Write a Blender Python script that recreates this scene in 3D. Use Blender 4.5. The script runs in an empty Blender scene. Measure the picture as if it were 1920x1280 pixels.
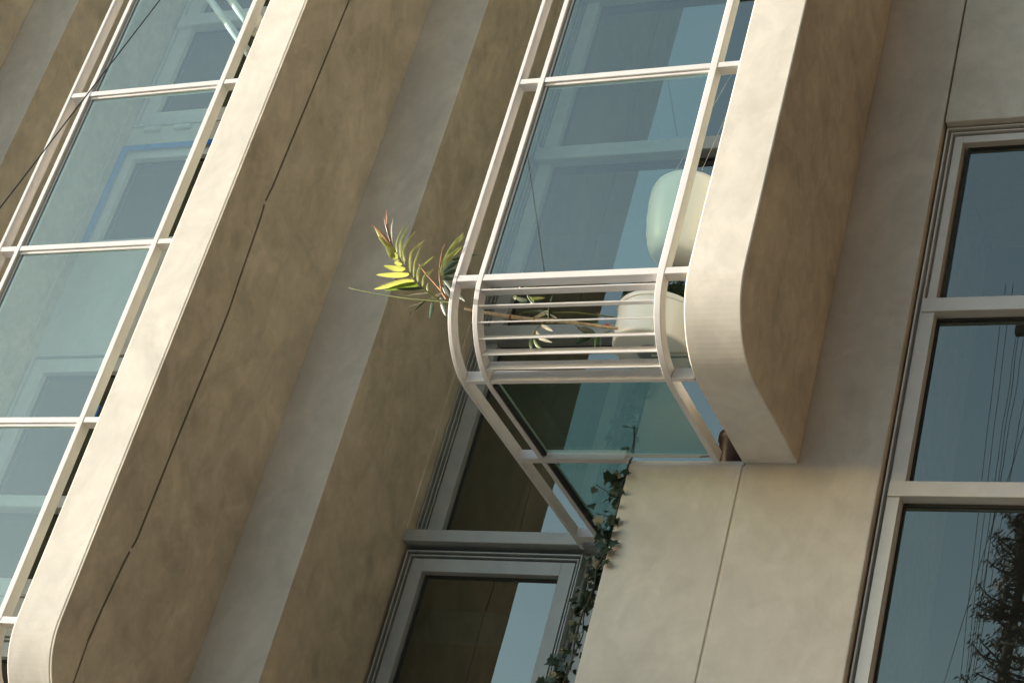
import bpy, bmesh, math, random
from mathutils import Vector, Matrix
random.seed(7)
S = bpy.context.scene
C = S.collection

# ------------------------------------------------------------------ camera
# measured from the photograph: facade plane Y = 0, X along it, Z up, metres; street 1.6 m below the lens
CAM = Vector((0.0, -10.0, 0.0))
RIGHT = Vector((0.88971845, 0.38571855, 0.24417672))
DOWN = Vector((-0.02026584, 0.56772255, -0.82297047))
FWD = Vector((-0.45605961, 0.72726357, 0.51293014))
FPX = 3903.05
cam = bpy.data.cameras.new('camera'); cob = bpy.data.objects.new('camera', cam); C.objects.link(cob)
cob.matrix_world = Matrix(((RIGHT.x, -DOWN.x, -FWD.x, CAM.x), (RIGHT.y, -DOWN.y, -FWD.y, CAM.y),
                           (RIGHT.z, -DOWN.z, -FWD.z, CAM.z), (0, 0, 0, 1)))
cam.sensor_width = 36.0; cam.lens = FPX / 1920 * 36.0
cam.clip_start = 0.1; cam.clip_end = 3000
S.camera = cob

# ------------------------------------------------------------------ sky and sun
SUN = Vector((-4.8, -1.0, 0.36)).normalized()          # direction towards the low sun
ELEV = math.asin(SUN.z); AZ = math.atan2(SUN.x, SUN.y)
world = bpy.data.worlds.new('World'); S.world = world; world.use_nodes = True
nt = world.node_tree; nt.nodes.clear()
sky = nt.nodes.new('ShaderNodeTexSky'); sky.sky_type = 'NISHITA'; sky.sun_disc = False
sky.sun_elevation = ELEV; sky.sun_rotation = AZ
sky.air_density = 0.75; sky.dust_density = 0.5; sky.ozone_density = 0.6
bg = nt.nodes.new('ShaderNodeBackground'); bg.inputs['Strength'].default_value = 0.15
out = nt.nodes.new('ShaderNodeOutputWorld')
nt.links.new(sky.outputs[0], bg.inputs[0]); nt.links.new(bg.outputs[0], out.inputs[0])
sl = bpy.data.lights.new('sun', 'SUN'); sl.energy = 2.0; sl.angle = math.radians(0.55); sl.color = (1.0, 0.95, 0.875)
so = bpy.data.objects.new('sun', sl); C.objects.link(so)
so.rotation_euler = SUN.to_track_quat('Z', 'Y').to_euler(); so.location = (-30, -12, 14)
S.view_settings.view_transform = 'Standard'; S.view_settings.look = 'None'
S.view_settings.gamma = 1.0; S.view_settings.exposure = 2.66
S.cycles.max_bounces = 12; S.cycles.transparent_max_bounces = 24; S.cycles.diffuse_bounces = 6

# ------------------------------------------------------------------ materials
def mat(name, col, rough=0.6, metal=0.0, spec=0.5):
    m = bpy.data.materials.new(name); m.use_nodes = True
    b = m.node_tree.nodes['Principled BSDF']
    b.inputs['Base Color'].default_value = (*col, 1); b.inputs['Roughness'].default_value = rough
    b.inputs['Metallic'].default_value = metal; b.inputs['Specular IOR Level'].default_value = spec
    return m

def grime(m, c1, c2, scale=3.0, detail=6, bump=0.0, bscale=60, stretch=(1, 1, 1), dist=0.6, lo=0.3, hi=0.7, bdist=0.004):
    t = m.node_tree; b = t.nodes['Principled BSDF']; L = t.links
    tc = t.nodes.new('ShaderNodeTexCoord'); mp = t.nodes.new('ShaderNodeMapping'); mp.inputs['Scale'].default_value = stretch
    L.new(tc.outputs['Object'], mp.inputs[0])
    n = t.nodes.new('ShaderNodeTexNoise'); n.inputs['Scale'].default_value = scale; n.inputs['Detail'].default_value = detail
    n.inputs['Distortion'].default_value = dist; L.new(mp.outputs[0], n.inputs['Vector'])
    r = t.nodes.new('ShaderNodeValToRGB'); r.color_ramp.elements[0].position = lo; r.color_ramp.elements[1].position = hi
    r.color_ramp.elements[0].color = (*c1, 1); r.color_ramp.elements[1].color = (*c2, 1)
    L.new(n.outputs['Fac'], r.inputs[0]); L.new(r.outputs[0], b.inputs['Base Color'])
    if bump:
        n2 = t.nodes.new('ShaderNodeTexNoise'); n2.inputs['Scale'].default_value = bscale; n2.inputs['Detail'].default_value = 5
        L.new(mp.outputs[0], n2.inputs['Vector'])
        bp_ = t.nodes.new('ShaderNodeBump'); bp_.inputs['Strength'].default_value = bump; bp_.inputs['Distance'].default_value = bdist
        L.new(n2.outputs['Fac'], bp_.inputs['Height']); L.new(bp_.outputs[0], b.inputs['Normal'])
    return m

def plaster(name, base, var=0.15):
    """hand-trowelled plaster: broad cloudy mottling, sweeping trowel strokes, fine grain"""
    m = mat(name, base, 0.85, spec=0.08); t = m.node_tree; b = t.nodes['Principled BSDF']; L = t.links
    tc = t.nodes.new('ShaderNodeTexCoord')
    def noise(sc, det, dist, mul=(1, 1, 1), rough=0.55):
        mp = t.nodes.new('ShaderNodeMapping'); mp.inputs['Scale'].default_value = mul; L.new(tc.outputs['Object'], mp.inputs[0])
        n = t.nodes.new('ShaderNodeTexNoise'); n.inputs['Scale'].default_value = sc; n.inputs['Detail'].default_value = det
        n.inputs['Distortion'].default_value = dist; n.inputs['Roughness'].default_value = rough
        L.new(mp.outputs[0], n.inputs['Vector']); return n.outputs['Fac']
    def math_(op, a, b_):
        n = t.nodes.new('ShaderNodeMath'); n.operation = op
        for i, v in enumerate((a, b_)):
            if isinstance(v, float): n.inputs[i].default_value = v
            else: L.new(v, n.inputs[i])
        return n.outputs[0]
    cloud = noise(1.1, 4, 0.4)
    stroke = noise(3.2, 6, 1.1, (1.0, 1.0, 0.75))
    stroke2 = noise(9, 5, 0.8, (1.0, 1.0, 0.8))
    fine = noise(140, 3, 0)
    def patch(sc, dist, mul, lo, hi):           # swipes of the trowel with a definite edge
        n = noise(sc, 3, dist, mul, 0.5); r = t.nodes.new('ShaderNodeMapRange'); r.interpolation_type = 'SMOOTHSTEP'
        r.inputs['From Min'].default_value = lo; r.inputs['From Max'].default_value = hi; L.new(n, r.inputs['Value']); return r.outputs[0]
    swipe = math_('ADD', patch(2.3, 1.3, (1.0, 0.8, 0.6), 0.47, 0.56), math_('MULTIPLY', patch(4.6, 1.6, (0.7, 1.0, 0.8), 0.5, 0.57), 0.7))
    s = math_('ADD', math_('MULTIPLY', cloud, 0.9), math_('ADD', math_('MULTIPLY', stroke, 1.1), math_('MULTIPLY', stroke2, 0.45)))
    s = math_('ADD', s, math_('MULTIPLY', fine, 0.34)); s = math_('ADD', s, math_('MULTIPLY', swipe, 0.16))
    mr = t.nodes.new('ShaderNodeMapRange'); L.new(s, mr.inputs['Value'])
    mr.inputs['From Min'].default_value = 1.08; mr.inputs['From Max'].default_value = 1.90
    mr.inputs['To Min'].default_value = 1 - var; mr.inputs['To Max'].default_value = 1 + var * 0.7
    mx = t.nodes.new('ShaderNodeVectorMath'); mx.operation = 'SCALE'; mx.inputs[0].default_value = base
    L.new(mr.outputs[0], mx.inputs['Scale']); L.new(mx.outputs[0], b.inputs['Base Color'])
    bp_ = t.nodes.new('ShaderNodeBump'); bp_.inputs['Strength'].default_value = 0.35; bp_.inputs['Distance'].default_value = 0.006
    h = math_('ADD', math_('MULTIPLY', stroke, 0.8), math_('MULTIPLY', fine, 0.12))
    L.new(h, bp_.inputs['Height']); L.new(bp_.outputs[0], b.inputs['Normal'])
    return m

def glass(name, tint, ior=1.75, rough=0.0, dust=0.02):
    """flat glazing: tinted straight transmission plus a Fresnel mirror"""
    m = bpy.data.materials.new(name); m.use_nodes = True; t = m.node_tree; t.nodes.clear(); L = t.links
    o = t.nodes.new('ShaderNodeOutputMaterial'); mx = t.nodes.new('ShaderNodeMixShader')
    tr = t.nodes.new('ShaderNodeBsdfTransparent'); tr.inputs[0].default_value = (*tint, 1)
    gl = t.nodes.new('ShaderNodeBsdfGlossy'); gl.inputs['Roughness'].default_value = rough; gl.inputs['Color'].default_value = (0.95, 1.0, 0.85, 1)
    fr = t.nodes.new('ShaderNodeFresnel'); ge = t.nodes.new('ShaderNodeNewGeometry')     # same mirror strength on either face of the sheet
    mi = t.nodes.new('ShaderNodeMapRange'); mi.inputs['To Min'].default_value = ior; mi.inputs['To Max'].default_value = 1 / ior
    L.new(ge.outputs['Backfacing'], mi.inputs['Value']); L.new(mi.outputs[0], fr.inputs['IOR'])
    df = t.nodes.new('ShaderNodeBsdfDiffuse'); df.inputs[0].default_value = (0.6, 0.62, 0.6, 1); md = t.nodes.new('ShaderNodeMixShader')
    nd = t.nodes.new('ShaderNodeTexNoise'); nd.inputs['Scale'].default_value = 2.2; nd.inputs['Detail'].default_value = 6
    rd = t.nodes.new('ShaderNodeMapRange'); rd.inputs['From Min'].default_value = 0.35; rd.inputs['From Max'].default_value = 0.75
    rd.inputs['To Min'].default_value = dust * 0.5; rd.inputs['To Max'].default_value = dust * 1.5
    L.new(nd.outputs['Fac'], rd.inputs['Value']); L.new(rd.outputs[0], md.inputs[0]); L.new(tr.outputs[0], md.inputs[1]); L.new(df.outputs[0], md.inputs[2])
    tc = t.nodes.new('ShaderNodeTexCoord'); n = t.nodes.new('ShaderNodeTexNoise'); n.inputs['Scale'].default_value = 0.9; n.inputs['Detail'].default_value = 2
    bp_ = t.nodes.new('ShaderNodeBump'); bp_.inputs['Strength'].default_value = 0.04; bp_.inputs['Distance'].default_value = 0.02
    L.new(tc.outputs['Object'], n.inputs['Vector']); L.new(n.outputs['Fac'], bp_.inputs['Height']); L.new(bp_.outputs[0], gl.inputs['Normal'])
    L.new(fr.outputs[0], mx.inputs[0]); L.new(md.outputs[0], mx.inputs[1]); L.new(gl.outputs[0], mx.inputs[2]); L.new(mx.outputs[0], o.inputs[0])
    return m

def leafmat(name, col, tcol, trans=0.45, rough=0.4, edge=None):
    m = bpy.data.materials.new(name); m.use_nodes = True; t = m.node_tree; L = t.links
    b = t.nodes['Principled BSDF']; o = t.nodes['Material Output']
    b.inputs['Roughness'].default_value = rough
    tc = t.nodes.new('ShaderNodeTexCoord'); n = t.nodes.new('ShaderNodeTexNoise'); n.inputs['Scale'].default_value = 25
    L.new(tc.outputs['Object'], n.inputs['Vector'])
    r = t.nodes.new('ShaderNodeValToRGB'); r.color_ramp.elements[0].position = 0.3; r.color_ramp.elements[1].position = 0.7
    r.color_ramp.elements[0].color = (*[c * 0.7 for c in col], 1); r.color_ramp.elements[1].color = (*(edge or col), 1)
    L.new(n.outputs['Fac'], r.inputs[0]); L.new(r.outputs[0], b.inputs['Base Color'])
    tl = t.nodes.new('ShaderNodeBsdfTranslucent'); tl.inputs[0].default_value = (*tcol, 1)
    mx = t.nodes.new('ShaderNodeMixShader'); mx.inputs[0].default_value = trans
    L.new(b.outputs[0], mx.inputs[1]); L.new(tl.outputs[0], mx.inputs[2]); L.new(mx.outputs[0], o.inputs[0])
    return m

M = {}
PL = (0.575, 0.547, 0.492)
M['plaster'] = plaster('cream_plaster', PL)
M['brown_plaster'] = plaster('brown_trowelled_plaster', (0.525, 0.472, 0.378), 0.27)      # browner, darker, more mottled plaster for the return faces
M['spandrel'] = plaster('pale_spandrel_plaster', (0.55, 0.52, 0.46), 0.08)
M['joint'] = mat('dark_joint', (0.09, 0.085, 0.075), 0.9)
M['filler'] = plaster('joint_filler', (0.56, 0.50, 0.41), 0.1)
M['white'] = grime(mat('white_painted_steel', (0.55, 0.535, 0.525), 0.45, spec=0.3), (0.58, 0.565, 0.555), (0.64, 0.625, 0.615), 6, bump=0.06, bscale=90)
M['alu'] = grime(mat('pale_window_frame', (0.56, 0.55, 0.52), 0.42), (0.53, 0.52, 0.49), (0.60, 0.585, 0.555), 5, bump=0.04)
M['alu_shaded'] = grime(mat('shaded_window_frame', (0.40, 0.41, 0.40), 0.42), (0.29, 0.31, 0.31), (0.35, 0.37, 0.365), 5, bump=0.04)  # pale window frame repeated darker, recess shade put into the colour
M['gasket'] = mat('black_gasket', (0.015, 0.016, 0.016), 0.7)
M['glass_guard'] = glass('guard_glass', (0.54, 0.74, 0.72), 2.15, dust=0.02)
M['glass_floor'] = glass('floor_glass', (0.64, 0.78, 0.75), 1.7, dust=0.03)
M['glass_win'] = glass('window_glass', (0.42, 0.56, 0.56), 2.3)
M['glass_side'] = glass('tinted_window_glass', (0.40, 0.50, 0.50), 1.95, dust=0.02)
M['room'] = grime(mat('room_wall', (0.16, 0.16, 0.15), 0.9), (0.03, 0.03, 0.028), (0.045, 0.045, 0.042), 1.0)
M['ceram'] = mat('white_glazed_ceramic', (0.86, 0.85, 0.84), 0.25)
M['plastic'] = mat('white_moulded_plastic', (0.88, 0.88, 0.86), 0.3)
M['steel'] = mat('brushed_steel', (0.5, 0.5, 0.5), 0.35, 0.9)
M['bark'] = grime(mat('pedestal_bark', (0.12, 0.13, 0.12), 0.85), (0.16, 0.17, 0.16), (0.36, 0.37, 0.35), 12, bump=0.6, bscale=30, stretch=(1, 1, 0.3), bdist=0.02)
M['redpot'] = grime(mat('dark_red_glaze', (0.09, 0.02, 0.018), 0.4), (0.02, 0.006, 0.006), (0.05, 0.013, 0.011), 8)
M['tape'] = grime(mat('blue_masking_tape', (0.02, 0.16, 0.50), 0.7), (0.015, 0.13, 0.44), (0.03, 0.20, 0.56), 9)
M['soil'] = mat('soil', (0.05, 0.035, 0.025), 0.95)
M['stem'] = grime(mat('palm_cane', (0.60, 0.44, 0.28), 0.6), (0.50, 0.34, 0.2), (0.68, 0.52, 0.36), 14, bump=0.3, bscale=50, stretch=(4, 1, 1))
M['rachis'] = grime(mat('green_rachis', (0.10, 0.13, 0.03), 0.5), (0.07, 0.10, 0.02), (0.14, 0.16, 0.04), 10)
M['stalk_brown'] = grime(mat('dry_stalk', (0.25, 0.11, 0.03), 0.7), (0.12, 0.05, 0.015), (0.42, 0.18, 0.05), 22)
M['leaf_y'] = leafmat('yellow_green_leaflet', (0.34, 0.37, 0.09), (0.52, 0.55, 0.13), 0.55, edge=(0.46, 0.47, 0.15))
M['leaf_g'] = leafmat('green_leaflet', (0.09, 0.16, 0.03), (0.20, 0.30, 0.04), 0.4, edge=(0.13, 0.21, 0.04))
M['leaf_d'] = leafmat('dark_leaflet', (0.02, 0.045, 0.016), (0.03, 0.06, 0.015), 0.15, edge=(0.03, 0.06, 0.02))
M['leaf_o'] = leafmat('scorched_leaflet', (0.28, 0.08, 0.02), (0.45, 0.16, 0.04), 0.35, edge=(0.50, 0.24, 0.09))
M['leaf_w'] = leafmat('pale_leaflet', (0.50, 0.47, 0.32), (0.4, 0.38, 0.2), 0.3, edge=(0.6, 0.56, 0.42))
M['ivy'] = leafmat('ivy_leaf', (0.012, 0.028, 0.013), (0.025, 0.05, 0.018), 0.12, 0.4, edge=(0.024, 0.05, 0.022))
M['vine'] = mat('ivy_vine', (0.035, 0.03, 0.02), 0.8)
M['cable'] = mat('black_cable', (0.012, 0.012, 0.012), 0.6)
M['wood'] = grime(mat('weathered_pole', (0.12, 0.085, 0.06), 0.85), (0.08, 0.055, 0.04), (0.16, 0.12, 0.085), 6, stretch=(1, 1, 0.2), bump=0.4)
M['dark_bark'] = grime(mat('dark_conifer_bark', (0.02, 0.018, 0.015), 0.9), (0.014, 0.013, 0.011), (0.026, 0.023, 0.019), 8)
M['needle'] = leafmat('conifer_needles', (0.010, 0.018, 0.008), (0.012, 0.02, 0.007), 0.1, 0.6)
M['asphalt'] = grime(mat('pale_concrete_road', (0.3, 0.29, 0.27), 0.9), (0.09, 0.09, 0.088), (0.13, 0.128, 0.12), 4, bump=0.5, bscale=120)
M['pave'] = grime(mat('concrete_paving', (0.45, 0.43, 0.4), 0.85), (0.40, 0.39, 0.36), (0.48, 0.47, 0.44), 3, bump=0.3)
M['earth'] = grime(mat('dry_ground', (0.30, 0.27, 0.22), 0.95), (0.15, 0.14, 0.12), (0.20, 0.185, 0.16), 0.4)
M['blocker'] = grime(mat('blocker_brown', (0.034, 0.022, 0.010), 0.9), (0.029, 0.019, 0.0085), (0.039, 0.025, 0.0115), 5, bump=0.3)  # dark brown of the added sky blockers, tuned for a weak warm bounce
M['redcap'] = mat('red_cap', (0.5, 0.02, 0.01), 0.5)

# ------------------------------------------------------------------ helpers
def obj(name, bm, m, parent=None, smooth=False, bevel=0.0, seg=2):
    me = bpy.data.meshes.new(name); bmesh.ops.recalc_face_normals(bm, faces=bm.faces); bm.to_mesh(me); bm.free()
    me.materials.append(M[m] if isinstance(m, str) else m)
    if smooth:
        for p in me.polygons: p.use_smooth = True
    o = bpy.data.objects.new(name, me); C.objects.link(o)
    if parent: o.parent = parent
    if bevel:
        b = o.modifiers.new('bevel', 'BEVEL'); b.width = bevel; b.segments = seg; b.limit_method = 'ANGLE'; b.angle_limit = math.radians(40)
    return o
def box(bm, x0, x1, y0, y1, z0, z1):
    v = [bm.verts.new((x, y, z)) for x in (x0, x1) for y in (y0, y1) for z in (z0, z1)]
    for f in ((0, 1, 3, 2), (4, 6, 7, 5), (0, 4, 5, 1), (2, 3, 7, 6), (0, 2, 6, 4), (1, 5, 7, 3)): bm.faces.new([v[i] for i in f])
def bx(name, m, parent, *b, bevel=0.0):
    bm = bmesh.new(); box(bm, *b); return obj(name, bm, m, parent, bevel=bevel)
def prism_x(bm, pts, x0, x1):
    """polygon in the YZ plane pushed along X"""
    a = [bm.verts.new((x0, y, z)) for y, z in pts]; b = [bm.verts.new((x1, y, z)) for y, z in pts]
    n = len(pts); bm.faces.new(a); bm.faces.new(b[::-1])
    for i in range(n): bm.faces.new((a[i], a[(i + 1) % n], b[(i + 1) % n], b[i]))
def strip_x(bm, outer, inner, x0, x1):
    """band between two YZ polylines pushed along X (curved flat bar)"""
    n = len(outer)
    g = [[bm.verts.new((x, *p)) for p in L] for L in (outer, inner) for x in (x0, x1)]
    for i in range(n - 1):
        for a, b in ((0, 1), (1, 3), (3, 2), (2, 0)):
            bm.faces.new((g[a][i], g[b][i], g[b][i + 1], g[a][i + 1]))
    for i in (0, n - 1): bm.faces.new((g[0][i], g[1][i], g[3][i], g[2][i]))
def ring(bm, x0, x1, z0, z1, w, yf, yb):
    """rectangular frame of bar width w"""
    box(bm, x0, x0 + w, yf, yb, z0, z1); box(bm, x1 - w, x1, yf, yb, z0, z1)
    box(bm, x0 + w, x1 - w, yf, yb, z0, z0 + w); box(bm, x0 + w, x1 - w, yf, yb, z1 - w, z1)
def tube(bm, pts, rad, n=6, cap=True):
    pts = [Vector(p) for p in pts]; rings = []
    for i, p in enumerate(pts):
        d = (pts[min(i + 1, len(pts) - 1)] - pts[max(i - 1, 0)]).normalized()
        u = d.cross(Vector((0, 0, 1)) if abs(d.z) < 0.9 else Vector((1, 0, 0))).normalized(); w = d.cross(u)
        r = rad[i] if isinstance(rad, (list, tuple)) else rad
        rings.append([bm.verts.new(p + r * (math.cos(2 * math.pi * k / n) * u + math.sin(2 * math.pi * k / n) * w)) for k in range(n)])
    for a, b in zip(rings, rings[1:]):
        for k in range(n): bm.faces.new((a[k], a[(k + 1) % n], b[(k + 1) % n], b[k]))
    if cap: bm.faces.new(rings[0][::-1]); bm.faces.new(rings[-1])
def lathe(bm, prof, cx, cy, n=40):
    rings = [[bm.verts.new((cx + r * math.cos(2 * math.pi * k / n), cy + r * math.sin(2 * math.pi * k / n), z)) for k in range(n)] for r, z in prof]
    for a, b in zip(rings, rings[1:]):
        for k in range(n): bm.faces.new((a[k], a[(k + 1) % n], b[(k + 1) % n], b[k]))
    bm.faces.new(rings[0][::-1]); bm.faces.new(rings[-1])
def smooth_path(pts, k=6):
    pts = [Vector(p) for p in pts]; P = [pts[0]] + pts + [pts[-1]]; r = []
    for i in range(1, len(P) - 2):
        for j in range(k):
            t = j / k; a, b, c, d = P[i - 1:i + 3]
            r.append(0.5 * ((2 * b) + (c - a) * t + (2 * a - 5 * b + 4 * c - d) * t * t + (3 * b - a - 3 * c + d) * t ** 3))
    r.append(pts[-1]); return r
def at(px, py, Y):
    """the world point at depth Y on the sight line measured in the photograph"""
    d = (px - 960) / FPX * RIGHT + (py - 640) / FPX * DOWN + FWD
    return CAM + d * ((Y - CAM.y) / d.y)
def thing(name, label, cat, loc=(0, 0, 0), group=None):
    o = bpy.data.objects.new(name, None); C.objects.link(o); o.location = loc; o.empty_display_size = 0.1
    return tag(o, label, cat, group)
def tag(o, label, cat, group=None):
    o['label'] = label; o['category'] = cat
    if group: o['group'] = group
    return o
def struct(name, m, *b):
    o = bx(name, m, None, *b); o['kind'] = 'structure'; return o

# ------------------------------------------------------------------ ground
GZ = -1.6
bm = bmesh.new(); bmesh.ops.create_grid(bm, x_segments=1, y_segments=1, size=1500)
o = obj('ground', bm, 'earth'); o.location = (0, 0, GZ - 0.16); o['kind'] = 'structure'
struct('road', 'asphalt', -120, 120, -10.5, -3.6, GZ - 0.30, GZ - 0.14)
struct('pavement', 'pave', -120, 120, -3.6, 0.6, GZ - 0.30, GZ)
struct('far_pavement', 'pave', -120, 120, -13.6, -10.5, GZ - 0.30, GZ)

# ------------------------------------------------------------------ the building
B = thing('apartment_building', 'cream plastered apartment building with projecting rounded fins and recessed windows', 'building', (0, 0, 0))
TOP = 16.0
FIN = -1.32                       # front of the fins
WT = 1.36                         # wall thickness = depth of the window recesses
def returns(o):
    """the faces that return into the depth of the facade get the browner plaster"""
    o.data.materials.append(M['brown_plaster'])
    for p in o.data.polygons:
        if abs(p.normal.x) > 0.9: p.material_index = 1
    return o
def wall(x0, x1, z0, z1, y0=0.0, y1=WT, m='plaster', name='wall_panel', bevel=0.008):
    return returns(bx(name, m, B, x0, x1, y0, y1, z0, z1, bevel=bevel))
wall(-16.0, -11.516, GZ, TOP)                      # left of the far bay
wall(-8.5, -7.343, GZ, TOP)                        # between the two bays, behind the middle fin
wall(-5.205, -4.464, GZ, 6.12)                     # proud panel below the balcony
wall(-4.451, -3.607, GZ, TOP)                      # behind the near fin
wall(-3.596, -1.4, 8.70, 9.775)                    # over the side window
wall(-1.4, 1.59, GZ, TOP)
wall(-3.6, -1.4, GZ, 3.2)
# backing behind the open joints
bx('joint_backing', 'filler', B, -4.47, -4.445, 0.007, 0.05, GZ, 6.11)
bx('joint_backing', 'joint', B, -3.61, -3.594, 0.012, 0.05, 8.72, 9.77)
# rooms: back wall, party walls and floor slabs keep the windows dark
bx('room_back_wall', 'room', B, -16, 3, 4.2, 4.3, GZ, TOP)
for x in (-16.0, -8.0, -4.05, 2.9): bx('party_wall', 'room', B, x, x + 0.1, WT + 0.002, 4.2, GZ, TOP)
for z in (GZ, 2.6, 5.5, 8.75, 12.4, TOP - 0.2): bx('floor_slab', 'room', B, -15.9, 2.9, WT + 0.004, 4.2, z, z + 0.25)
bx('parapet', 'plaster', B, -16.1, 3.1, -0.05, 4.35, TOP, TOP + 0.5, bevel=0.02)
# plaster stop beads on the reveals
bx('stop_bead', 'filler', B, -7.343, -7.334, 1.070, 1.086, 6.20, TOP)
bx('stop_bead', 'filler', B, -11.516, -11.507, 1.070, 1.086, 5.0, 10.47)

def arc(cy, cz, r, a0, a1, n=18):
    return [(cy - r * math.sin(math.radians(a0 + (a1 - a0) * i / n)), cz - r * math.cos(math.radians(a0 + (a1 - a0) * i / n))) for i in range(n + 1)]
def fin(x0, x1, zb, zt=TOP):
    R = 0.5
    pts = [(0.0, zt), (FIN, zt)] + arc(FIN + R, zb + R, R, 90, 0, 24) + [(0.0, zb)]
    bm = bmesh.new(); prism_x(bm, pts, x0, x1)
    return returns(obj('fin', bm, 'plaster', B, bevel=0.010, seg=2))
finA = fin(-12.365, -12.03, 0.5)
finD = fin(-4.462, -4.115, 6.12)
bx('sky_blocker_wing', 'blocker', B, 1.6, 9.0, -8.0, 6.0, GZ, 30.0, bevel=0.02)  # unseen wing, added to block the sky and shade the right-facing sides
# the middle fin: its near side is faced with two plaster skins that leave a ragged joint
finB = fin(-8.192, -7.872, 3.72)
SEAM = [(3.60, -0.99), (3.962, -1.031), (4.237, -1.035), (4.45, -1.022), (4.80, -0.986), (4.885, -0.972), (4.97, -0.955), (5.6, -0.944),
        (6.30, -0.925), (6.713, -0.919), (6.95, -0.935), (7.45, -0.957), (7.565, -0.973), (7.70, -0.957), (8.6, -0.93), (9.463, -0.909), (12.0, -0.90), (TOP, -0.90)]
zb = 3.72; R = 0.5; G = 0.0085
bot = arc(FIN + R, zb + R, R, 90, 0, 24)
sy = lambda z: next(a[1] + (b[1] - a[1]) * (z - a[0]) / (b[0] - a[0]) for a, b in zip(SEAM, SEAM[1:]) if a[0] <= z <= b[0])
mids = [(y, z) for z, y in SEAM if z > 4.0]
# front skin: front edge, lower curve up to the joint, back up the joint
cut = [p for p in bot if p[0] < sy(p[1]) - 0.03]
front = [(FIN, TOP)] + cut + [(sy(3.80) - G, 3.80)] + [(y - G, z) for y, z in mids]
rear = [p for p in bot if p[0] > sy(max(p[1], 3.61)) + 0.03] + [(0.0, zb), (0.0, TOP)] + [(y + G, z) for y, z in mids[::-1]] + [(sy(3.80) + G, 3.80)]
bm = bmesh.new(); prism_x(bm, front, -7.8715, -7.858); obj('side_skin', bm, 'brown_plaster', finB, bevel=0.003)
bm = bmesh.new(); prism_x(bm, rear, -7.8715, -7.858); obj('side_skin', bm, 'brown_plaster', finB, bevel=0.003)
bm = bmesh.new()
strip_x(bm, [(y - G - 0.004, z) for y, z in mids], [(y + G + 0.004, z) for y, z in mids], -7.8718, -7.868); obj('joint_backing', bm, 'joint', finB)
for z0, z1 in ((7.54, 7.57), (4.87, 4.90)):
    zs = [z0 + (z1 - z0) * i / 6 for i in range(7)]
    bm = bmesh.new(); strip_x(bm, [(sy(z) - 0.009 * math.sin(math.pi * (i + .3) / 6.6) - .002, z) for i, z in enumerate(zs)], [(sy(z) + 0.010, z) for z in zs], -7.868, -7.8575)
    obj('joint_filler', bm, 'filler', finB)

# ------------------------------------------------------------------ windows
def pane(parent, m, x0, x1, z0, z1, y):
    bm = bmesh.new(); ring(bm, x0 - 0.004, x1 + 0.004, z0 - 0.004, z1 + 0.004, 0.016, y - 0.006, y + 0.02); obj('gasket', bm, 'gasket', parent)
    bm = bmesh.new(); vs = [bm.verts.new(p) for p in ((x0, y, z0), (x1, y, z0), (x1, y, z1), (x0, y, z1))]; bm.faces.new(vs)
    return obj('pane', bm, m, parent)
def rails(parent, x0, x1, z0, z1, y, n, step=0.026, w=0.011, m='alu'):
    for k in range(n):
        bm = bmesh.new(); ring(bm, x0 + k * step, x1 - k * step, z0 + k * step, z1 - k * step, w, y + 0.006 + 0.014 * k, y + 0.09)
        obj('rail', bm, m, parent, bevel=0.002, seg=1)
def window(x0, x1, z0, z1, y, nrail, sash, cuts=(), m='glass_win', cut_h=0.13, back=0.09, step=0.026, proud=0.05, base=0.0, fm='alu'):
    """frame = stepped rails, then one flat sash ring; cuts = transom heights"""
    rw = nrail * step + base
    bm = bmesh.new(); ring(bm, x0, x1, z0, z1, rw + 0.004, y + back * 0.75, y + back + 0.05)
    ring(bm, x0 + rw, x1 - rw, z0 + rw, z1 - rw, sash, y + 0.03, y + back + 0.05)
    w = obj('window', bm, fm, B, bevel=0.003)
    if nrail: rails(w, x0 + base, x1 - base, z0 + base, z1 - base, y, nrail, step, m=fm)
    xa, xb = x0 + rw + sash, x1 - rw - sash
    zz = [z0 + rw + sash] + [c for c in cuts for c in (c - cut_h / 2, c + cut_h / 2)] + [z1 - rw - sash]
    for c in cuts:
        bm = bmesh.new(); box(bm, x0 + rw * 0.6, x1 - rw * 0.6, y - proud + 0.03, y + back + 0.04, c - cut_h / 2, c + cut_h / 2)
        obj('transom', bm, fm, w, bevel=0.012, seg=3)
    for a, b in zip(zz[::2], zz[1::2]): pane(w, m, xa + 0.006, xb - 0.006, a + 0.006, b - 0.006, y + back)
    return w
# near bay: tall glazed doors over the balcony
window(-7.335, -4.46, 6.035, TOP - 0.2, 1.17, 3, 0.118, (7.95, 9.665, 11.37, 13.1), cut_h=0.13, fm='alu_shaded')
bx('sill', 'alu_shaded', B, -7.342, -5.21, 1.065, WT, 6.13, 6.222, bevel=0.006)
bx('threshold', 'plaster', B, -5.204, -4.465, 0.02, WT, 6.121, 6.15)
# near bay: window under the balcony
window(-7.325, -5.93, 3.4, 6.10, 1.10, 2, 0.10, (), base=0.02, fm='alu_shaded')
bx('fixed_light_panel', 'alu_shaded', B, -5.915, -5.21, 1.20, WT, 3.4, 6.10, bevel=0.004)
bx('wall_panel', 'plaster', B, -7.343, -5.21, 1.15, WT, GZ, 3.39)
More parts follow.
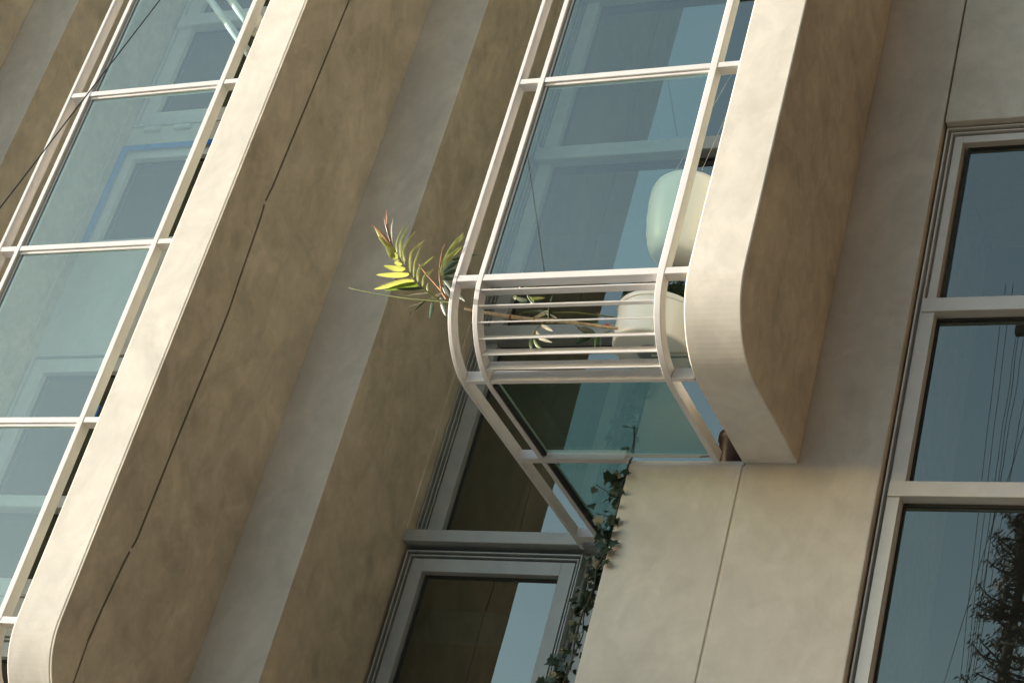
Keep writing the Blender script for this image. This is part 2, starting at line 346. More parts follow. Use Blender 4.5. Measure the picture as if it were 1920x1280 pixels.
# far bay: windows with spandrels between
W1 = window(-11.5, -8.52, 10.33, TOP - 0.2, 1.17, 1, 0.145, (11.58, 13.2), cut_h=0.14)
bx('spandrel', 'spandrel', B, -11.514, -8.502, 1.19, WT, 10.105, 10.326, bevel=0.004)
window(-11.5, -8.52, 8.93, 10.10, 1.17, 1, 0.11, ())
bx('spandrel', 'spandrel', B, -11.514, -8.502, 1.20, WT, 7.86, 8.926, bevel=0.004)
window(-11.5, -8.52, 5.62, 7.855, 1.17, 1, 0.135, (6.44,), cut_h=0.11)
bx('spandrel', 'spandrel', B, -11.514, -8.502, 1.19, WT, 5.30, 5.616, bevel=0.004)
window(-11.5, -8.52, 2.4, 5.296, 1.17, 2, 0.12, (4.2,))
bx('wall_panel', 'plaster', B, -11.514, -8.502, 1.15, WT, GZ, 2.39)
for x in (-11.345, -11.02): bx('vent_cover', 'alu', B, x, x + 0.17, 1.15, 1.19, 10.255, 10.30, bevel=0.008)
# side window, right of the near fin
ws = window(-3.598, -1.42, 3.21, 8.695, 0.045, 2, 0.055, (), m='glass_side', base=0.006, step=0.028)
for o in [c for c in ws.children if c.name.split('.')[0] in ('pane', 'gasket')]: bpy.data.objects.remove(o)
zz = [(7.345, 8.575), (6.045, 7.225), (4.6, 5.925), (3.33, 4.5)]
for i, (a, b) in enumerate(zz): pane(ws, 'glass_side', -3.452 - 0.012 * (i == 1) - 0.03 * (i > 1), -1.60, a, b, 0.135 - 0.012 * (i > 0))
for i, c in enumerate((7.285, 5.985, 4.55)):
    bx('transom', 'alu', ws, -3.548 - 0.008 * i, -1.46, 0.04 - 0.006 * i, 0.2, c - 0.05, c + 0.05, bevel=0.004)
for i, (z0, z1, wd) in enumerate(((6.036, 7.234, 0.085), (4.601, 5.934, 0.075))):
    bx('sash_stile', 'alu', ws, -3.553 - 0.006 * i, -3.553 - 0.006 * i + wd, 0.052 - 0.006 * i, 0.19, z0, z1, bevel=0.003)
window(-3.59, -1.42, 9.78, 12.5, 0.03, 2, 0.05, (), m='glass_side')
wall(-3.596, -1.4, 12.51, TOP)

# ------------------------------------------------------------------ balcony guards
def guard(name, label, xs, fin_x, zc, trans, yend, group):
    """xs = left edges of the three flat-bar ribs, zc = height where the front bends back"""
    g = thing(name, label, 'balcony', (xs[0], FIN, zc - 0.5), group)
    inv = g.location.copy()
    def part(n, bm, m, parent=None, **k):
        o = obj(n, bm, m, parent or g, **k)
        if parent is None: o.location = -inv
        return o
    YF = -1.31; R = 0.5; D = 0.08; cy = YF + R; wid = (0.026, 0.034, 0.040)
    for x, w, ye in zip(xs, wid, yend):
        out = [(YF, TOP - 0.5), (YF, zc)] + arc(cy, zc, R, 90, 0, 28)[1:] + [(ye, zc - R)]
        inn = [(YF + D, TOP - 0.5), (YF + D, zc)] + arc(cy, zc, R - D, 90, 0, 28)[1:] + [(ye, zc - R + D)]
        bm = bmesh.new(); strip_x(bm, out, inn, x, x + w); part('rib', bm, 'white', bevel=0.003)
    cells = [(xs[0] + wid[0], xs[1]), (xs[1] + wid[1], xs[2]), (xs[2] + wid[2], fin_x)]
    for z, h in trans:
        for a, b in cells:
            bm = bmesh.new(); box(bm, a, b, YF + 0.002, YF + D - 0.002, z - h, z); part('transom', bm, 'white', bevel=0.003)
    # curved grille of radial flat bars, wide middle cell only; the lowest one spans all the cells
    a, b = cells[1]
    def radial(x0, x1, ang, th):
        s, c = math.sin(math.radians(ang)), math.cos(math.radians(ang))
        ro, ri = R - 0.003, R - D - 0.004
        q = [(cy - r * s + k * th / 2 * c, zc - r * c - k * th / 2 * s) for r, k in ((ro, 1), (ri, 1), (ri, -1), (ro, -1))]
        bm = bmesh.new(); prism_x(bm, q, x0, x1); return bm
    for i in range(1, 7): part('grille_bar', radial(a, b, 90 - i * 80 / 7, 0.008), 'white', bevel=0.0015)
    for x0, x1 in cells: part('transom', radial(x0, x1, 10, 0.03), 'white', bevel=0.003)
    # glazing of the upright front, with its beads
    zs = sorted([z for z, h in trans], reverse=True); hs = dict(trans)
    zs = [TOP - 0.5 + 0.0] + zs; tops = [TOP - 0.52] + [z - hs[z] for z in zs[1:]]
    for k in range(len(zs) - 1):
        z1 = tops[k]; z0 = zs[k + 1]
        bm = bmesh.new(); y = YF + 0.028
        vs = [bm.verts.new(p) for p in ((a + 0.02, y, z0 + 0.003), (b - 0.012, y, z0 + 0.003), (b - 0.012, y, z1 - 0.012), (a + 0.02, y, z1 - 0.012))]; bm.faces.new(vs)
        p = part('pane', bm, 'glass_guard')
        bm = bmesh.new(); box(bm, a + 0.002, b - 0.002, y - 0.012, y + 0.016, z1 - 0.020, z1 - 0.001); obj('glazing_bead', bm, 'white', p, bevel=0.002, seg=1)
        bm = bmesh.new(); box(bm, a + 0.006, a + 0.022, y - 0.004, y + 0.016, z0 + 0.002, z1 - 0.021); obj('glazing_bead', bm, 'alu', p, bevel=0.002, seg=1)
        bm = bmesh.new(); box(bm, a + 0.022, a + 0.029, y - 0.002, y + 0.010, z0 + 0.002, z1 - 0.021); obj('gasket', bm, 'gasket', p)
        bm = bmesh.new(); box(bm, b - 0.014, b - 0.001, y - 0.010, y + 0.014, z0 + 0.002, z1 - 0.021); obj('glazing_bead', bm, 'white', p, bevel=0.002, seg=1)
    return g, part, cells, (YF, R, D, cy)
gA, partA, cA, _ = guard('balcony_guard', 'far white steel and tinted glass balcony guard of four stacked panes, at left edge',
      (-9.668, -9.505, -8.352), -8.193, 4.235, ((TOP - 0.5, 0.04), (12.55, 0.04), (11.17, 0.04), (9.785, 0.04), (8.405, 0.04), (7.022, 0.04), (5.63, 0.04), (4.235, 0.045)), (1.1, 1.1, -0.03), 'balcony guards')
gC, partC, cC, (YF, R, D, cy) = guard('balcony_guard', 'near white steel balcony guard with curved slatted foot, in the middle',
      (-5.972, -5.806, -4.645), -4.463, 6.615, ((TOP - 0.5, 0.04), (14.3, 0.04), (12.77, 0.04), (11.24, 0.04), (9.70, 0.04), (8.162, 0.04), (6.622, 0.045)), (1.10, 1.13, -0.02), 'balcony guards')
# glass floor panels of the near balcony, with their edge bars
zf = 6.115
for (x0, x1, y0, y1) in ((-5.765, -4.648, -0.865, -0.075), (-5.765, -5.212, 0.005, 1.10)):
    bm = bmesh.new(); box(bm, x0, x1, y0, y1, zf + 0.03, zf + 0.042); p = partC('floor_pane', bm, 'glass_floor')
    bm = bmesh.new(); box(bm, x0 - 0.004, x0 + 0.022, y0, y1, zf + 0.006, zf + 0.029); obj('edge_gasket', bm, 'gasket', p)
for (x0, x1) in ((-5.946, -5.806), (-5.772, -5.212)):
    bm = bmesh.new(); box(bm, x0, x1, -0.060, -0.004, zf - 0.003, zf + 0.062); partC('floor_bar', bm, 'white', bevel=0.003)
bm = bmesh.new(); box(bm, -5.205, -4.648, -0.074, -0.055, zf + 0.012, zf + 0.03); partC('floor_bar', bm, 'alu', bevel=0.002)
bm = bmesh.new(); box(bm, -5.946, -5.806, 0.92, 1.0, zf - 0.003, zf + 0.062); partC('floor_bar', bm, 'white', bevel=0.003)

# ------------------------------------------------------------------ things on the balconies
# round pot on a rough pedestal, with a leaning palm cane
px_, py_ = -5.185, -0.10
ped = thing('shelf_bracket', 'grey steel bracket on the near fin carrying the round white pot', 'bracket', (-4.463, py_, zf + 0.70))
bm = bmesh.new(); box(bm, -0.006, 0.0, -0.05, 0.05, -0.06, 0.04); obj('wall_plate', bm, 'steel', ped, bevel=0.002)
bm = bmesh.new(); box(bm, -0.72, -0.006, -0.015, 0.015, 0.02, 0.044); obj('arm', bm, 'steel', ped, bevel=0.003)
bm = bmesh.new(); lathe(bm, [(0.10, 0.0445), (0.10, 0.0495)], -0.722, 0.0, 24); obj('plate', bm, 'steel', ped)
PZ = zf + 0.043 + 0.707
palm = thing('potted_palm', 'leaning palm with yellow-green fronds in round white pot, poking out of balcony', 'plant', (px_, py_, PZ))
def pp(n, bm, m, parent=None, **k):
    o = obj(n, bm, m, parent or palm, **k)
    if parent is None: o.location = -palm.location
    return o
bm = bmesh.new(); lathe(bm, [(r, PZ + h) for r, h in ((0.10, 0), (0.245, 0.0005), (0.257, 0.005), (0.263, 0.016), (0.265, 0.03), (0.266, 0.04), (0.275, 0.245), (0.2755, 0.256), (0.276, 0.2575), (0.283, 0.2585), (0.2845, 0.261),
    (0.285, 0.265), (0.285, 0.287), (0.2845, 0.290), (0.282, 0.293), (0.279, 0.294), (0.268, 0.294), (0.264, 0.288), (0.26, 0.25))], px_, py_, 64)
pot = pp('pot', bm, 'ceram', smooth=True)
bm = bmesh.new(); lathe(bm, [(0.255, PZ + 0.248), (0.2, PZ + 0.262), (0.02, PZ + 0.265)], px_, py_, 32); obj('soil', bm, 'soil', pot)
# small-leaved ground cover filling the pot
bm = bmesh.new()
for i in range(3400):
    a = random.uniform(0, 2 * math.pi); r = 0.275 * random.random() ** 0.3; h = PZ + 0.29 + random.uniform(0.0, 0.135)
    c = Vector((px_ + r * math.cos(a), py_ + r * math.sin(a), h)); n = Vector((random.gauss(0, 1), random.gauss(0, 1), random.gauss(0.4, 0.7))).normalized()
    u = n.orthogonal().normalized(); w = n.cross(u); s = random.uniform(0.007, 0.012)
    bm.faces.new([bm.verts.new(c + s * (u * math.cos(t) * 1.4 + w * math.sin(t))) for t in (0, 1.2, 2.4, 3.6, 4.9)])
o = pp('ground_cover', bm, 'leaf_d'); o['kind'] = 'stuff'

def Ystem(px):      # the cane leans outwards as it leaves the pot
    t = max(0.0, min(1.0, (1140 - px) / 290.0)); return -0.42 - 0.72 * t ** 0.6
def Yfr(px):        # the big frond swings out in front of the guard
    t = max(0.0, min(1.0, (850 - px) / 150.0)); return -1.15 - 0.30 * t
def P(px, py, yf): return at(px, py, yf(px) if callable(yf) else yf)
z5 = lambda x, y: (820 + x / 3.84, 480 + y / 3.84)
z4 = lambda x, y: (640 + x / 5.119, 370 + y / 5.119)
def cane(name, pts, rad, m, yf, zoom=None, n=8):
    q = [P(*(zoom(*p) if zoom else p), yf) for p in pts]; q = smooth_path(q)
    rr = rad if not isinstance(rad, tuple) else [rad[0] + (rad[1] - rad[0]) * i / (len(q) - 1) for i in range(len(q))]
    bm = bmesh.new(); tube(bm, q, rr, n); return pp(name, bm, m, smooth=True)
cane('cane', [(1300, 520), (1215, 512), (1080, 492), (950, 475), (830, 466)], (0.010, 0.012), 'stem', Ystem, z5)
cane('cane', [(830, 466), (700, 461), (520, 436), (420, 420), (325, 407), (245, 392), (195, 378)], (0.016, 0.007), 'stem', Ystem, z5)
cane('cane', [(1290, 445), (1240, 436), (1000, 408), (830, 408)], 0.005, 'rachis', Ystem, z5)
for x in (812, 530, 700): # leaf scars on the cane
    c = P(*z5(x, 466 if x == 812 else 437 if x == 530 else 461), Ystem); bm = bmesh.new(); tube(bm, [c + Vector((-0.006, 0, 0)), c + Vector((0.006, 0, 0))], 0.0175, 10); pp('leaf_scar', bm, 'stalk_brown', smooth=True)
bm = bmesh.new(); c = P(*z5(1225, 512), Ystem); tube(bm, [c + Vector((-0.008, -0.01, 0)), c + Vector((0.014, -0.01, -0.003))], 0.014, 12); pp('cane_cap', bm, 'redcap', smooth=True)

def leaflet(parent, pts, w, m, yf, zoom, bend=0.5, twist=0.0):
    """a folded blade along a curved midrib: 8 sections, pointed at both ends"""
    q = smooth_path([P(*zoom(*p), yf) for p in pts], 5); n = len(q); bm = bmesh.new(); rows = []
    for i, p in enumerate(q):
        t = i / (n - 1); d = (q[min(i + 1, n - 1)] - q[max(i - 1, 0)]).normalized()
        nrm = (p - CAM).normalized() + Vector((0.5, 0.1, twist)); side = d.cross(nrm).normalized(); up = side.cross(d).normalized()
        hw = w * max(0.03, math.sin(math.pi * min(1, (t * 0.97 + 0.03)) ** 0.75)) ** 0.8 / 2
        rows.append([bm.verts.new(p - side * hw + up * hw * bend), bm.verts.new(p), bm.verts.new(p + side * hw + up * hw * bend)])
    for a, b in zip(rows, rows[1:]):
        for k in (0, 1): bm.faces.new((a[k], a[k + 1], b[k + 1], b[k]))
    o = obj('leaflet', bm, m, parent, smooth=True)
    if parent is palm: o.location = -palm.location
    return o
# big frond
f1 = cane('frond', [(1120, 1050), (1010, 1020), (820, 900), (700, 790), (610, 670), (520, 520), (455, 380), (432, 260)], (0.006, 0.0025), 'rachis', Yfr, z4)
for pts, w, m in [
    ([(540, 550), (532, 420), (620, 235)], .016, 'leaf_y'), ([(570, 580), (572, 420), (655, 265)], .024, 'leaf_y'), ([(610, 640), (603, 480), (715, 320)], .020, 'leaf_y'),
    ([(660, 720), (672, 530), (805, 405)], .020, 'leaf_y'), ([(695, 770), (702, 630), (765, 460)], .020, 'leaf_y'), ([(735, 810), (745, 680), (885, 565)], .024, 'leaf_y'),
    ([(780, 850), (788, 765), (842, 705)], .020, 'leaf_y'), ([(835, 748), (852, 718), (883, 685)], .014, 'leaf_y'), ([(832, 895), (820, 860), (836, 812)], .014, 'leaf_y'),
    ([(610, 688), (500, 680), (405, 655)], .034, 'leaf_y'), ([(650, 737), (500, 745), (335, 742)], .034, 'leaf_y'), ([(695, 797), (520, 825), (315, 880)], .040, 'leaf_y'),
    ([(740, 832), (600, 850), (410, 892)], .040, 'leaf_g'), ([(780, 872), (650, 880), (525, 876)], .022, 'leaf_d'), ([(585, 622), (545, 632), (506, 625)], .034, 'leaf_y'), ([(588, 600), (545, 605), (508, 598)], .030, 'leaf_w'),
    ([(545, 575), (480, 555), (425, 490)], .045, 'leaf_y'), ([(520, 530), (440, 470), (350, 370)], .036, 'leaf_y'), ([(500, 500), (400, 370), (285, 250)], .022, 'leaf_o'), ([(440, 460), (385, 400), (320, 290)], .026, 'leaf_y'),
    ([(482, 440), (440, 290), (430, 110)], .016, 'leaf_o'), ([(470, 410), (432, 300), (406, 185)], .010, 'leaf_o'), ([(492, 430), (480, 300), (500, 198)], .012, 'leaf_w')]:
    leaflet(f1, pts, w, m, Yfr, z4, random.uniform(0.25, 0.6))
# second frond, mostly behind the first upright
Y2 = -1.17
f2 = cane('frond', [(1010, 980), (965, 905), (942, 760), (947, 640), (968, 520), (995, 445)], (0.006, 0.0018), 'stalk_brown', Y2, z4)
for pts, w, m in [([(952, 750), (1010, 600), (1160, 465)], .045, 'leaf_y'), ([(965, 650), (1045, 500), (1182, 368)], .030, 'leaf_y'), ([(1000, 575), (1075, 450), (1172, 338)], .026, 'leaf_y'),
    ([(985, 720), (1060, 640), (1140, 610)], .035, 'leaf_d'), ([(985, 745), (1070, 700), (1140, 690)], .036, 'leaf_d'), ([(980, 770), (1050, 770), (1110, 770)], .034, 'leaf_d'),
    ([(975, 800), (1020, 850), (1060, 900)], .036, 'leaf_d'), ([(972, 840), (1000, 900), (1030, 950)], .030, 'leaf_d'), ([(1060, 600), (1200, 560), (1312, 548)], .026, 'leaf_d'), ([(1060, 880), (1130, 950), (1188, 998)], .024, 'leaf_d'),
    ([(960, 780), (955, 850), (975, 930)], .012, 'leaf_y')]:
    leaflet(f2, pts, w, m, Y2, z4, 0.4)
f3 = cane('stalk', [(75, 868), (140, 885), (400, 935), (640, 972), (890, 995), (1060, 1010)], (0.004, 0.006), 'rachis', -1.2, z4)
f4 = cane('stalk', [(745, 640), (800, 720), (880, 810), (965, 905)], (0.0025, 0.005), 'stalk_brown', -1.2, z4)
for pts, w, m, y in [([(965, 905), (900, 945), (820, 988)], .010, 'leaf_w', -1.2), ([(960, 925), (900, 955), (850, 975)], .008, 'leaf_w', -1.2), ([(835, 918), (720, 928), (590, 950)], .008, 'leaf_w', -1.25), ([(780, 1005), (710, 1030), (638, 1052)], .007, 'leaf_w', -1.2),
    ([(805, 992), (750, 1040), (695, 1092)], .012, 'leaf_d', -1.15), ([(872, 1000), (860, 1080), (850, 1165)], .030, 'leaf_d', -1.1), ([(950, 960), (975, 1050), (1002, 1135)], .036, 'leaf_d', -1.1), ([(670, 1095), (662, 1110), (655, 1135)], .006, 'leaf_d', -1.1)]:
    leaflet(palm, pts, w, m, y, z4, 0.4)
# leafy shoots along the cane, behind the slats
def shoot(stem, leaves, yf):
    s = cane('shoot', stem, (0.0035, 0.002), 'rachis', yf, z5, 5)
    for pts, w, m in leaves: leaflet(s, pts, w, m, yf, z5, 0.35)
shoot([(800, 470), (800, 380), (815, 330), (828, 285)], [([(800, 420), (720, 400), (590, 412)], .026, 'leaf_d'), ([(795, 400), (760, 405), (720, 395)], .02, 'leaf_w'), ([(812, 340), (822, 310), (830, 285)], .012, 'leaf_d')], -0.85)
shoot([(700, 350), (660, 310), (640, 250), (620, 195)], [([(645, 325), (600, 315), (540, 292)], .03, 'leaf_d'), ([(565, 305), (555, 298), (542, 292)], .026, 'leaf_y'), ([(650, 335), (610, 345), (575, 345)], .024, 'leaf_d'), ([(660, 310), (720, 305), (775, 300)], .02, 'leaf_y'),
    ([(690, 345), (670, 310), (645, 290)], .03, 'leaf_g'), ([(645, 225), (690, 215), (730, 190)], .022, 'leaf_g'), ([(640, 230), (640, 205), (625, 190)], .022, 'leaf_d'), ([(590, 235), (592, 220), (585, 195)], .012, 'leaf_w'), ([(640, 222), (660, 205), (690, 215)], .02, 'leaf_g')], -0.9)
shoot([(780, 470), (740, 500), (700, 540), (685, 590)], [([(800, 400), (740, 425), (690, 445)], .022, 'leaf_w'), ([(740, 500), (780, 515), (832, 540)], .026, 'leaf_w'), ([(705, 540), (740, 590), (828, 622)], .026, 'leaf_w'), ([(690, 580), (668, 630), (685, 685)], .026, 'leaf_g'),
    ([(695, 600), (715, 645), (762, 672)], .022, 'leaf_g'), ([(705, 530), (690, 560), (682, 592)], .02, 'leaf_y'), ([(780, 440), (775, 465), (765, 485)], .012, 'leaf_g')], -0.85)
shoot([(1250, 540), (1180, 555), (1130, 560)], [([(1140, 560), (1060, 540), (990, 495)], .03, 'leaf_d'), ([(1110, 565), (1050, 590), (1000, 632)], .05, 'leaf_d'), ([(1180, 560), (1140, 600), (1135, 680)], .026, 'leaf_g'), ([(1205, 555), (1180, 600), (1172, 670)], .018, 'leaf_d'), ([(1130, 545), (1060, 520), (1010, 520)], .022, 'leaf_d')], -0.5)
shoot([(1160, 475), (1060, 465), (880, 465)], [([(1160, 470), (1080, 465), (1000, 470)], .022, 'leaf_d'), ([(1170, 425), (1155, 412), (1145, 405)], .008, 'stalk_brown'), ([(900, 462), (850, 460), (820, 470)], .02, 'leaf_g'), ([(860, 450), (830, 432), (810, 418)], .012, 'leaf_w')], -0.7)

# white rounded planter hanging behind the guard glass
cx, cyy = -5.08, -0.30
st = thing('hanging_planter', 'white rounded planter hanging behind guard glass beside the near fin', 'planter', (cx, cyy, 6.34))
prof = [(0.03, 1.10), (0.14, 1.103), (0.172, 1.12), (0.20, 1.17), (0.228, 1.26), (0.25, 1.38), (0.262, 1.50), (0.262, 1.575), (0.25, 1.625), (0.225, 1.655), (0.20, 1.662), (0.192, 1.655), (0.2, 1.60), (0.2, 1.45), (0.17, 1.2), (0.02, 1.17)]
bm = bmesh.new(); lathe(bm, prof, 0, 0, 48); obj('bowl', bm, 'plastic', st, smooth=True)
for k in range(3):
    t = 1.1 + 2.094 * k; bm = bmesh.new(); tube(bm, [(0.2 * math.cos(t), 0.2 * math.sin(t), 1.685), (0.3, 0, 3.5)], 0.0015, 5); obj('cord', bm, 'alu', st)

# dark red flowerpot on the ledge behind the gap beside the near fin
rx, ry, rz = -4.60, 0.16, 6.151
rp = thing('flower_pot', 'small dark red flowerpot with a dark green plant beside the near fin', 'flowerpot', (rx, ry, rz))
bm = bmesh.new(); lathe(bm, [(0.075, 0), (0.08, 0.01), (0.11, 0.20), (0.12, 0.21), (0.12, 0.25), (0.105, 0.25), (0.1, 0.21)], 0, 0, 32); obj('pot', bm, 'redpot', rp, smooth=True)
for i in range(26):
    a = random.uniform(0, 6.28); r = random.uniform(0, 0.08); s = random.uniform(0.018, 0.03); bm = bmesh.new()
    c = Vector((r * math.cos(a), r * math.sin(a), random.uniform(0.25, 0.36))); n = Vector((math.cos(a), math.sin(a), random.uniform(0, 1))).normalized(); u = n.orthogonal().normalized(); w = n.cross(u)
    bm.faces.new([bm.verts.new(c + s * (u * math.cos(t) * 1.3 + w * math.sin(t))) for t in (0, .9, 1.8, 3.14, 4.4, 5.4)]); obj('leaf', bm, 'leaf_d', rp)

# blue masking tape round the far window
tp = thing('masking_tape', 'strip of blue masking tape round window behind the far balcony guard', 'tape', (-11.51, 1.165, 8.95))
def tpart(bm): o = obj('tape_strip', bm, 'tape', tp); o.location = -tp.location
bm = bmesh.new(); box(bm, -11.512, -8.53, 1.171, 1.1745, 10.045, 10.104); tpart(bm)
bm = bmesh.new(); box(bm, -11.512, -11.445, 1.1705, 1.1738, 8.94, 10.05); tpart(bm)
bm = bmesh.new(); box(bm, -10.62, -10.57, 1.168, 1.1742, 7.20, 7.34); tpart(bm)

# white brace bars tying the far guard back to the wall
rk = thing('brace_bars', 'crossed white brace bars behind glass at the top left', 'brace', tuple(at(470, 105, -1.2)))
def rpart(n, pts, r, m='white', k=12):
    bm = bmesh.new(); tube(bm, pts, r, k); o = obj(n, bm, m, rk, smooth=True); o.location = -rk.location
rpart('bar', [at(318, -105, 1.18), at(470, 105, -1.2)], 0.030)
rpart('bar', [at(345, -120, 1.18), at(478, 62, -1.2)], 0.030)
rpart('bar', [at(500, -20, 1.10), at(446, 80, -1.2)], 0.016)
a = at(480, 45, -0.5); rpart('collar', [a + Vector((0, -0.08, 0)), a + Vector((0, 0.08, 0))], 0.07, 'white', 20)
rpart('pin', [a + Vector((0, -0.11, 0)), a + Vector((0, -0.07, 0))], 0.04, 'alu', 20)

# ------------------------------------------------------------------ ivy along the wall edge
iv = thing('ivy', 'dark green ivy climbing the edge of the wall panel under the balcony', 'ivy', (-5.22, 0.05, 4.0))
def ipart(n, bm, m, parent=None, **k):
    o = obj(n, bm, m, parent or iv, **k)
    if parent is None: o.location = -iv.location
    return o
def ivy_x(z): return -5.228 - 0.012 * math.sin(z * 5) - max(0, 5.6 - z) * 0.085
q = [Vector((ivy_x(z) + random.uniform(-.012, .012), 0.03 + random.uniform(-.01, .02), z)) for z in [3.9 + 0.1 * i for i in range(26)]]
bm = bmesh.new(); tube(bm, q, 0.006, 5); ipart('vine', bm, 'vine')
q2 = [Vector((p.x - 0.03 + 0.03 * math.sin(i * 1.3), p.y + 0.08, p.z)) for i, p in enumerate(q[:22])]
bm = bmesh.new(); tube(bm, q2, 0.004, 5); ipart('vine', bm, 'vine')
bm = bmesh.new(); tube(bm, [q[-2], Vector((-5.212, 0.0, 6.2)), Vector((-5.20, -0.02, 6.36)), Vector((-5.30, -0.03, 6.37))], 0.0035, 5); ipart('vine', bm, 'vine')
IVY = [(0, 0), (.16, -.12), (.42, -.16), (.36, .06), (.62, .16), (.40, .36), (.30, .62), (.12, .66), (0, 1.0), (-.12, .66), (-.30, .62), (-.40, .36), (-.62, .16), (-.36, .06), (-.42, -.16), (-.16, -.12)]
meshes = []
for v in range(6):
    bm = bmesh.new(); c = bm.verts.new((0, 0.25, 0.0)); cup = random.uniform(0.12, 0.35)
    vs = [bm.verts.new((x * random.uniform(.9, 1.1), y * random.uniform(.92, 1.08), -cup * (x * x + (y - .25) ** 2) + 0.05 * (abs(x) > .2))) for x, y in IVY]
    for i in range(len(vs)): bm.faces.new((c, vs[i], vs[(i + 1) % len(vs)]))
    me = bpy.data.meshes.new('ivy_leaf'); bm.to_mesh(me); bm.free(); me.materials.append(M['ivy'])
    for p in me.polygons: p.use_smooth = True
    meshes.append(me)
def ivyleaf(p, s, rot=None):
    o = bpy.data.objects.new('leaf', random.choice(meshes)); C.objects.link(o); o.parent = iv
    f = Vector((random.gauss(-0.25, .5), -1 + random.gauss(0, .35), random.gauss(0.1, .55))).normalized()
    down = Vector((random.gauss(-.25, .55), random.gauss(-.1, .3), -1)); up_ = (down - f * down.dot(f)).normalized()
    mx = Matrix((up_.cross(f), up_, f)).transposed().to_4x4(); mx = Matrix.Translation(Vector(p) - iv.location) @ mx @ Matrix.Scale(s, 4)
    o.matrix_local = mx
for i in range(320):
    z = 4.15 + 1.97 * ((i + random.random()) / 320) if i % 4 else random.choice([random.gauss(5.62, 0.1), random.gauss(5.40, .1), random.uniform(4.2, 4.9)])
    x = ivy_x(z) + random.gauss(-0.03, 0.035) - (0.05 * random.random() if z < 4.9 else 0); y = 0.03 + abs(random.gauss(0, 0.07))
    if x > -5.21: y = -0.02 - 0.02 * random.random()
    if x > -5.16: continue
    ivyleaf((x, y, z), random.choice((0.03, 0.04, 0.05, 0.06, 0.08)) * random.uniform(.85, 1.1))
for px, py, y, s in ((1180, 842, 0.0, .06), (1172, 838, 0.0, .05), (1116, 915, 0.05, .05), (1108, 945, 0.06, .06), (1146, 888, 0.02, .09), (1160, 886, 0.03, .07), (1320, 848, -.2, .03), (1150, 1013, -0.03, .07), (1140, 1050, -0.03, .06)):
    ivyleaf(at(px, py, y), s)
for a, b in (((1145, 925), (1117, 908)), ((1150, 970), (1118, 962)), ((1330, 855), (1312, 856))):
    bm = bmesh.new(); tube(bm, [at(*a, 0.04 if a[0] < 1300 else -.2), at(*b, 0.05 if a[0] < 1300 else -.2)], 0.003, 5); ipart('vine', bm, 'vine')

# ------------------------------------------------------------------ cable dropping past the far balcony
a = at(300, 0, -4.2); b = at(0, 390, -5.0); d = b - a
bm = bmesh.new(); tube(bm, [a - d * (4.16 / -d.y), a - d, a, b, b + d, b + d * ((GZ - b.z) / d.z)], 0.0032, 8)
tag(obj('drop_cable', bm, 'cable', smooth=True), 'thin black cable slanting past the far balcony guard at top left', 'cable')

# unseen tall block added across the street to keep sky light off the sides
ob = thing('sky_blocker_street', 'tall brown brick mass added across the street to block sky, outside the frame', 'building', (0, -14, GZ))
o = bx('wall', 'blocker', ob, -3.0, 45.0, -40.0, -14.0, GZ, 40.0, bevel=0.05); o.location = -ob.location
for k in range(6):
    for x in range(6):
        o = bx('window', 'gasket', ob, 3.5 + x * 3.2, 5.2 + x * 3.2, -14.03, -13.98, 1.0 + k * 3.6, 3.0 + k * 3.6); o.location = -ob.location
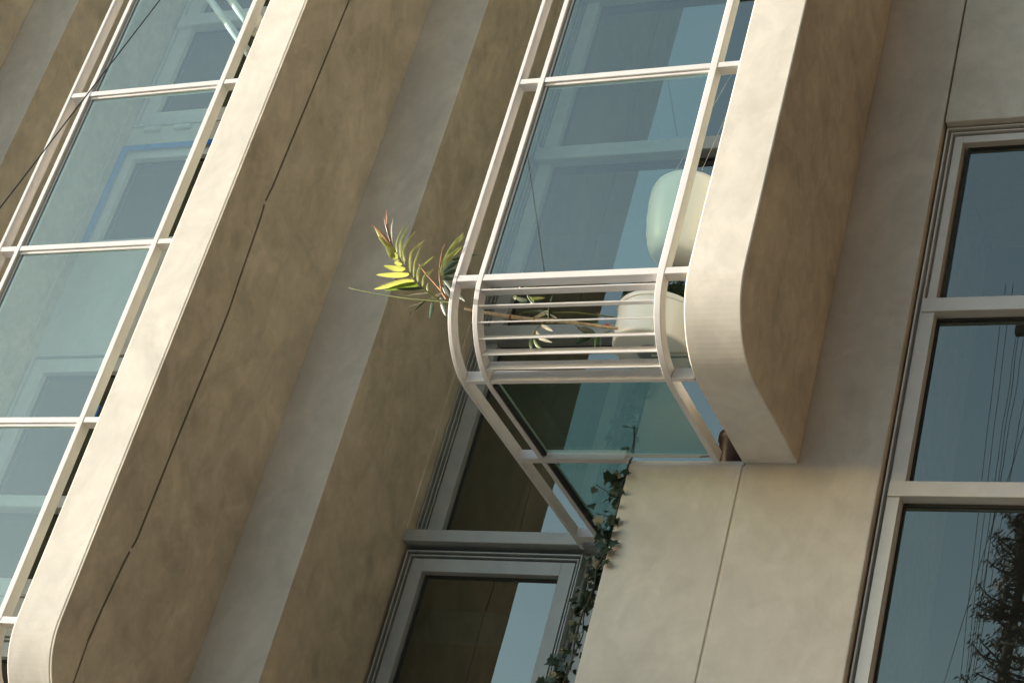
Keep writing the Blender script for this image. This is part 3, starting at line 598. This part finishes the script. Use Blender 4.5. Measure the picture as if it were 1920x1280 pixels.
# ------------------------------------------------------------------ across the street (seen mirrored in the side window)
def mir(px, py, v): q = at(px, py, v); return Vector((q.x, 0.26 - q.y, q.z))
VD = 12.0
tb = mir(1905, 1280, VD); tx, ty = tb.x - 0.12, tb.y
tree = thing('conifer_tree', 'dark curly-branched conifer mirrored in the lower right side window', 'tree', (tx, ty, GZ))
topz = mir(1930, 955, VD).z
def trpart(n, bm, m, **k): o = obj(n, bm, m, tree, **k); o.location = -tree.location; return o
bm = bmesh.new(); H = topz - GZ
tube(bm, [Vector((tx + 0.05 * math.sin(i), ty, GZ + H * i / 14)) for i in range(15)], [0.22 * (1 - i / 15) + 0.02 for i in range(15)], 10); trpart('trunk', bm, 'dark_bark', smooth=True)
bm = bmesh.new(); bl = bmesh.new()
for i in range(420):
    z = GZ + H * (0.35 + 0.66 * random.random()); k = 1 - (z - GZ) / H; L = 0.3 + 1.7 * k * random.uniform(0.4, 1); a = random.uniform(0, 6.28)
    d = Vector((math.cos(a), math.sin(a), 0)); p = Vector((tx, ty, z)); q = [p.copy()]; cl = random.uniform(-0.5, 0.9)
    for j in range(1, 8):
        t = j / 7; w = Vector((-d.y, d.x, 0)) * math.sin(t * 5 + a) * 0.10
        q.append(p + d * L * t + w + Vector((0, 0, -0.22 * L * math.sin(t * 3.0) + cl * 0.30 * t * t)))
    tube(bm, q, [0.018 * (1 - j / 9) + 0.004 for j in range(8)], 5)
    for j in range(2, 8):
        for r in range(10):
            c = q[j] + Vector((random.gauss(0, .035), random.gauss(0, .035), random.gauss(0, .035))); n = Vector((random.gauss(0, 1), random.gauss(0, 1), random.gauss(0, 1))).normalized(); u = n.orthogonal().normalized() * 0.05; v = n.cross(u).normalized() * 0.008
            bl.faces.new([bl.verts.new(c + s) for s in (-u, v, u, -v)])
trpart('branches', bm, 'dark_bark', smooth=True); trpart('crown', bl, 'needle')
pb = mir(1885, 1280, VD + 1.5); pl = thing('utility_pole', 'wooden utility pole with stay wires, mirrored in the side window', 'pole', (pb.x + 0.55, pb.y, GZ))
def plpart(n, bm, m, **k): o = obj(n, bm, m, pl, **k); o.location = -pl.location; return o
X, Y = pl.location.x, pl.location.y
bm = bmesh.new(); tube(bm, [(X, Y, GZ), (X, Y, 17.5)], [0.16, 0.11], 14); plpart('post', bm, 'wood', smooth=True)
bm = bmesh.new(); box(bm, X - 1.1, X + 1.1, Y - 0.2, Y - 0.1, 16.6, 16.72); plpart('crossarm', bm, 'wood')
for (a, b) in (((1770, 1280), (1905, 850)), ((1800, 1280), (1838, 945)), ((1850, 940), (1890, 600)), ((1815, 1280), (1870, 945)), ((1840, 1150), (1912, 620)), ((1862, 940), (1905, 640)), ((1825, 1280), (1885, 945))):
    p, q = mir(*a, VD + 1.0), mir(*b, VD + 1.0); d = (q - p)
    p2 = p + d * ((GZ - p.z) / d.z); q2 = p + d * ((17.0 - p.z) / d.z)
    bm = bmesh.new(); tube(bm, [p2, q2], 0.0045, 5); plpart('stay_wire', bm, 'cable')
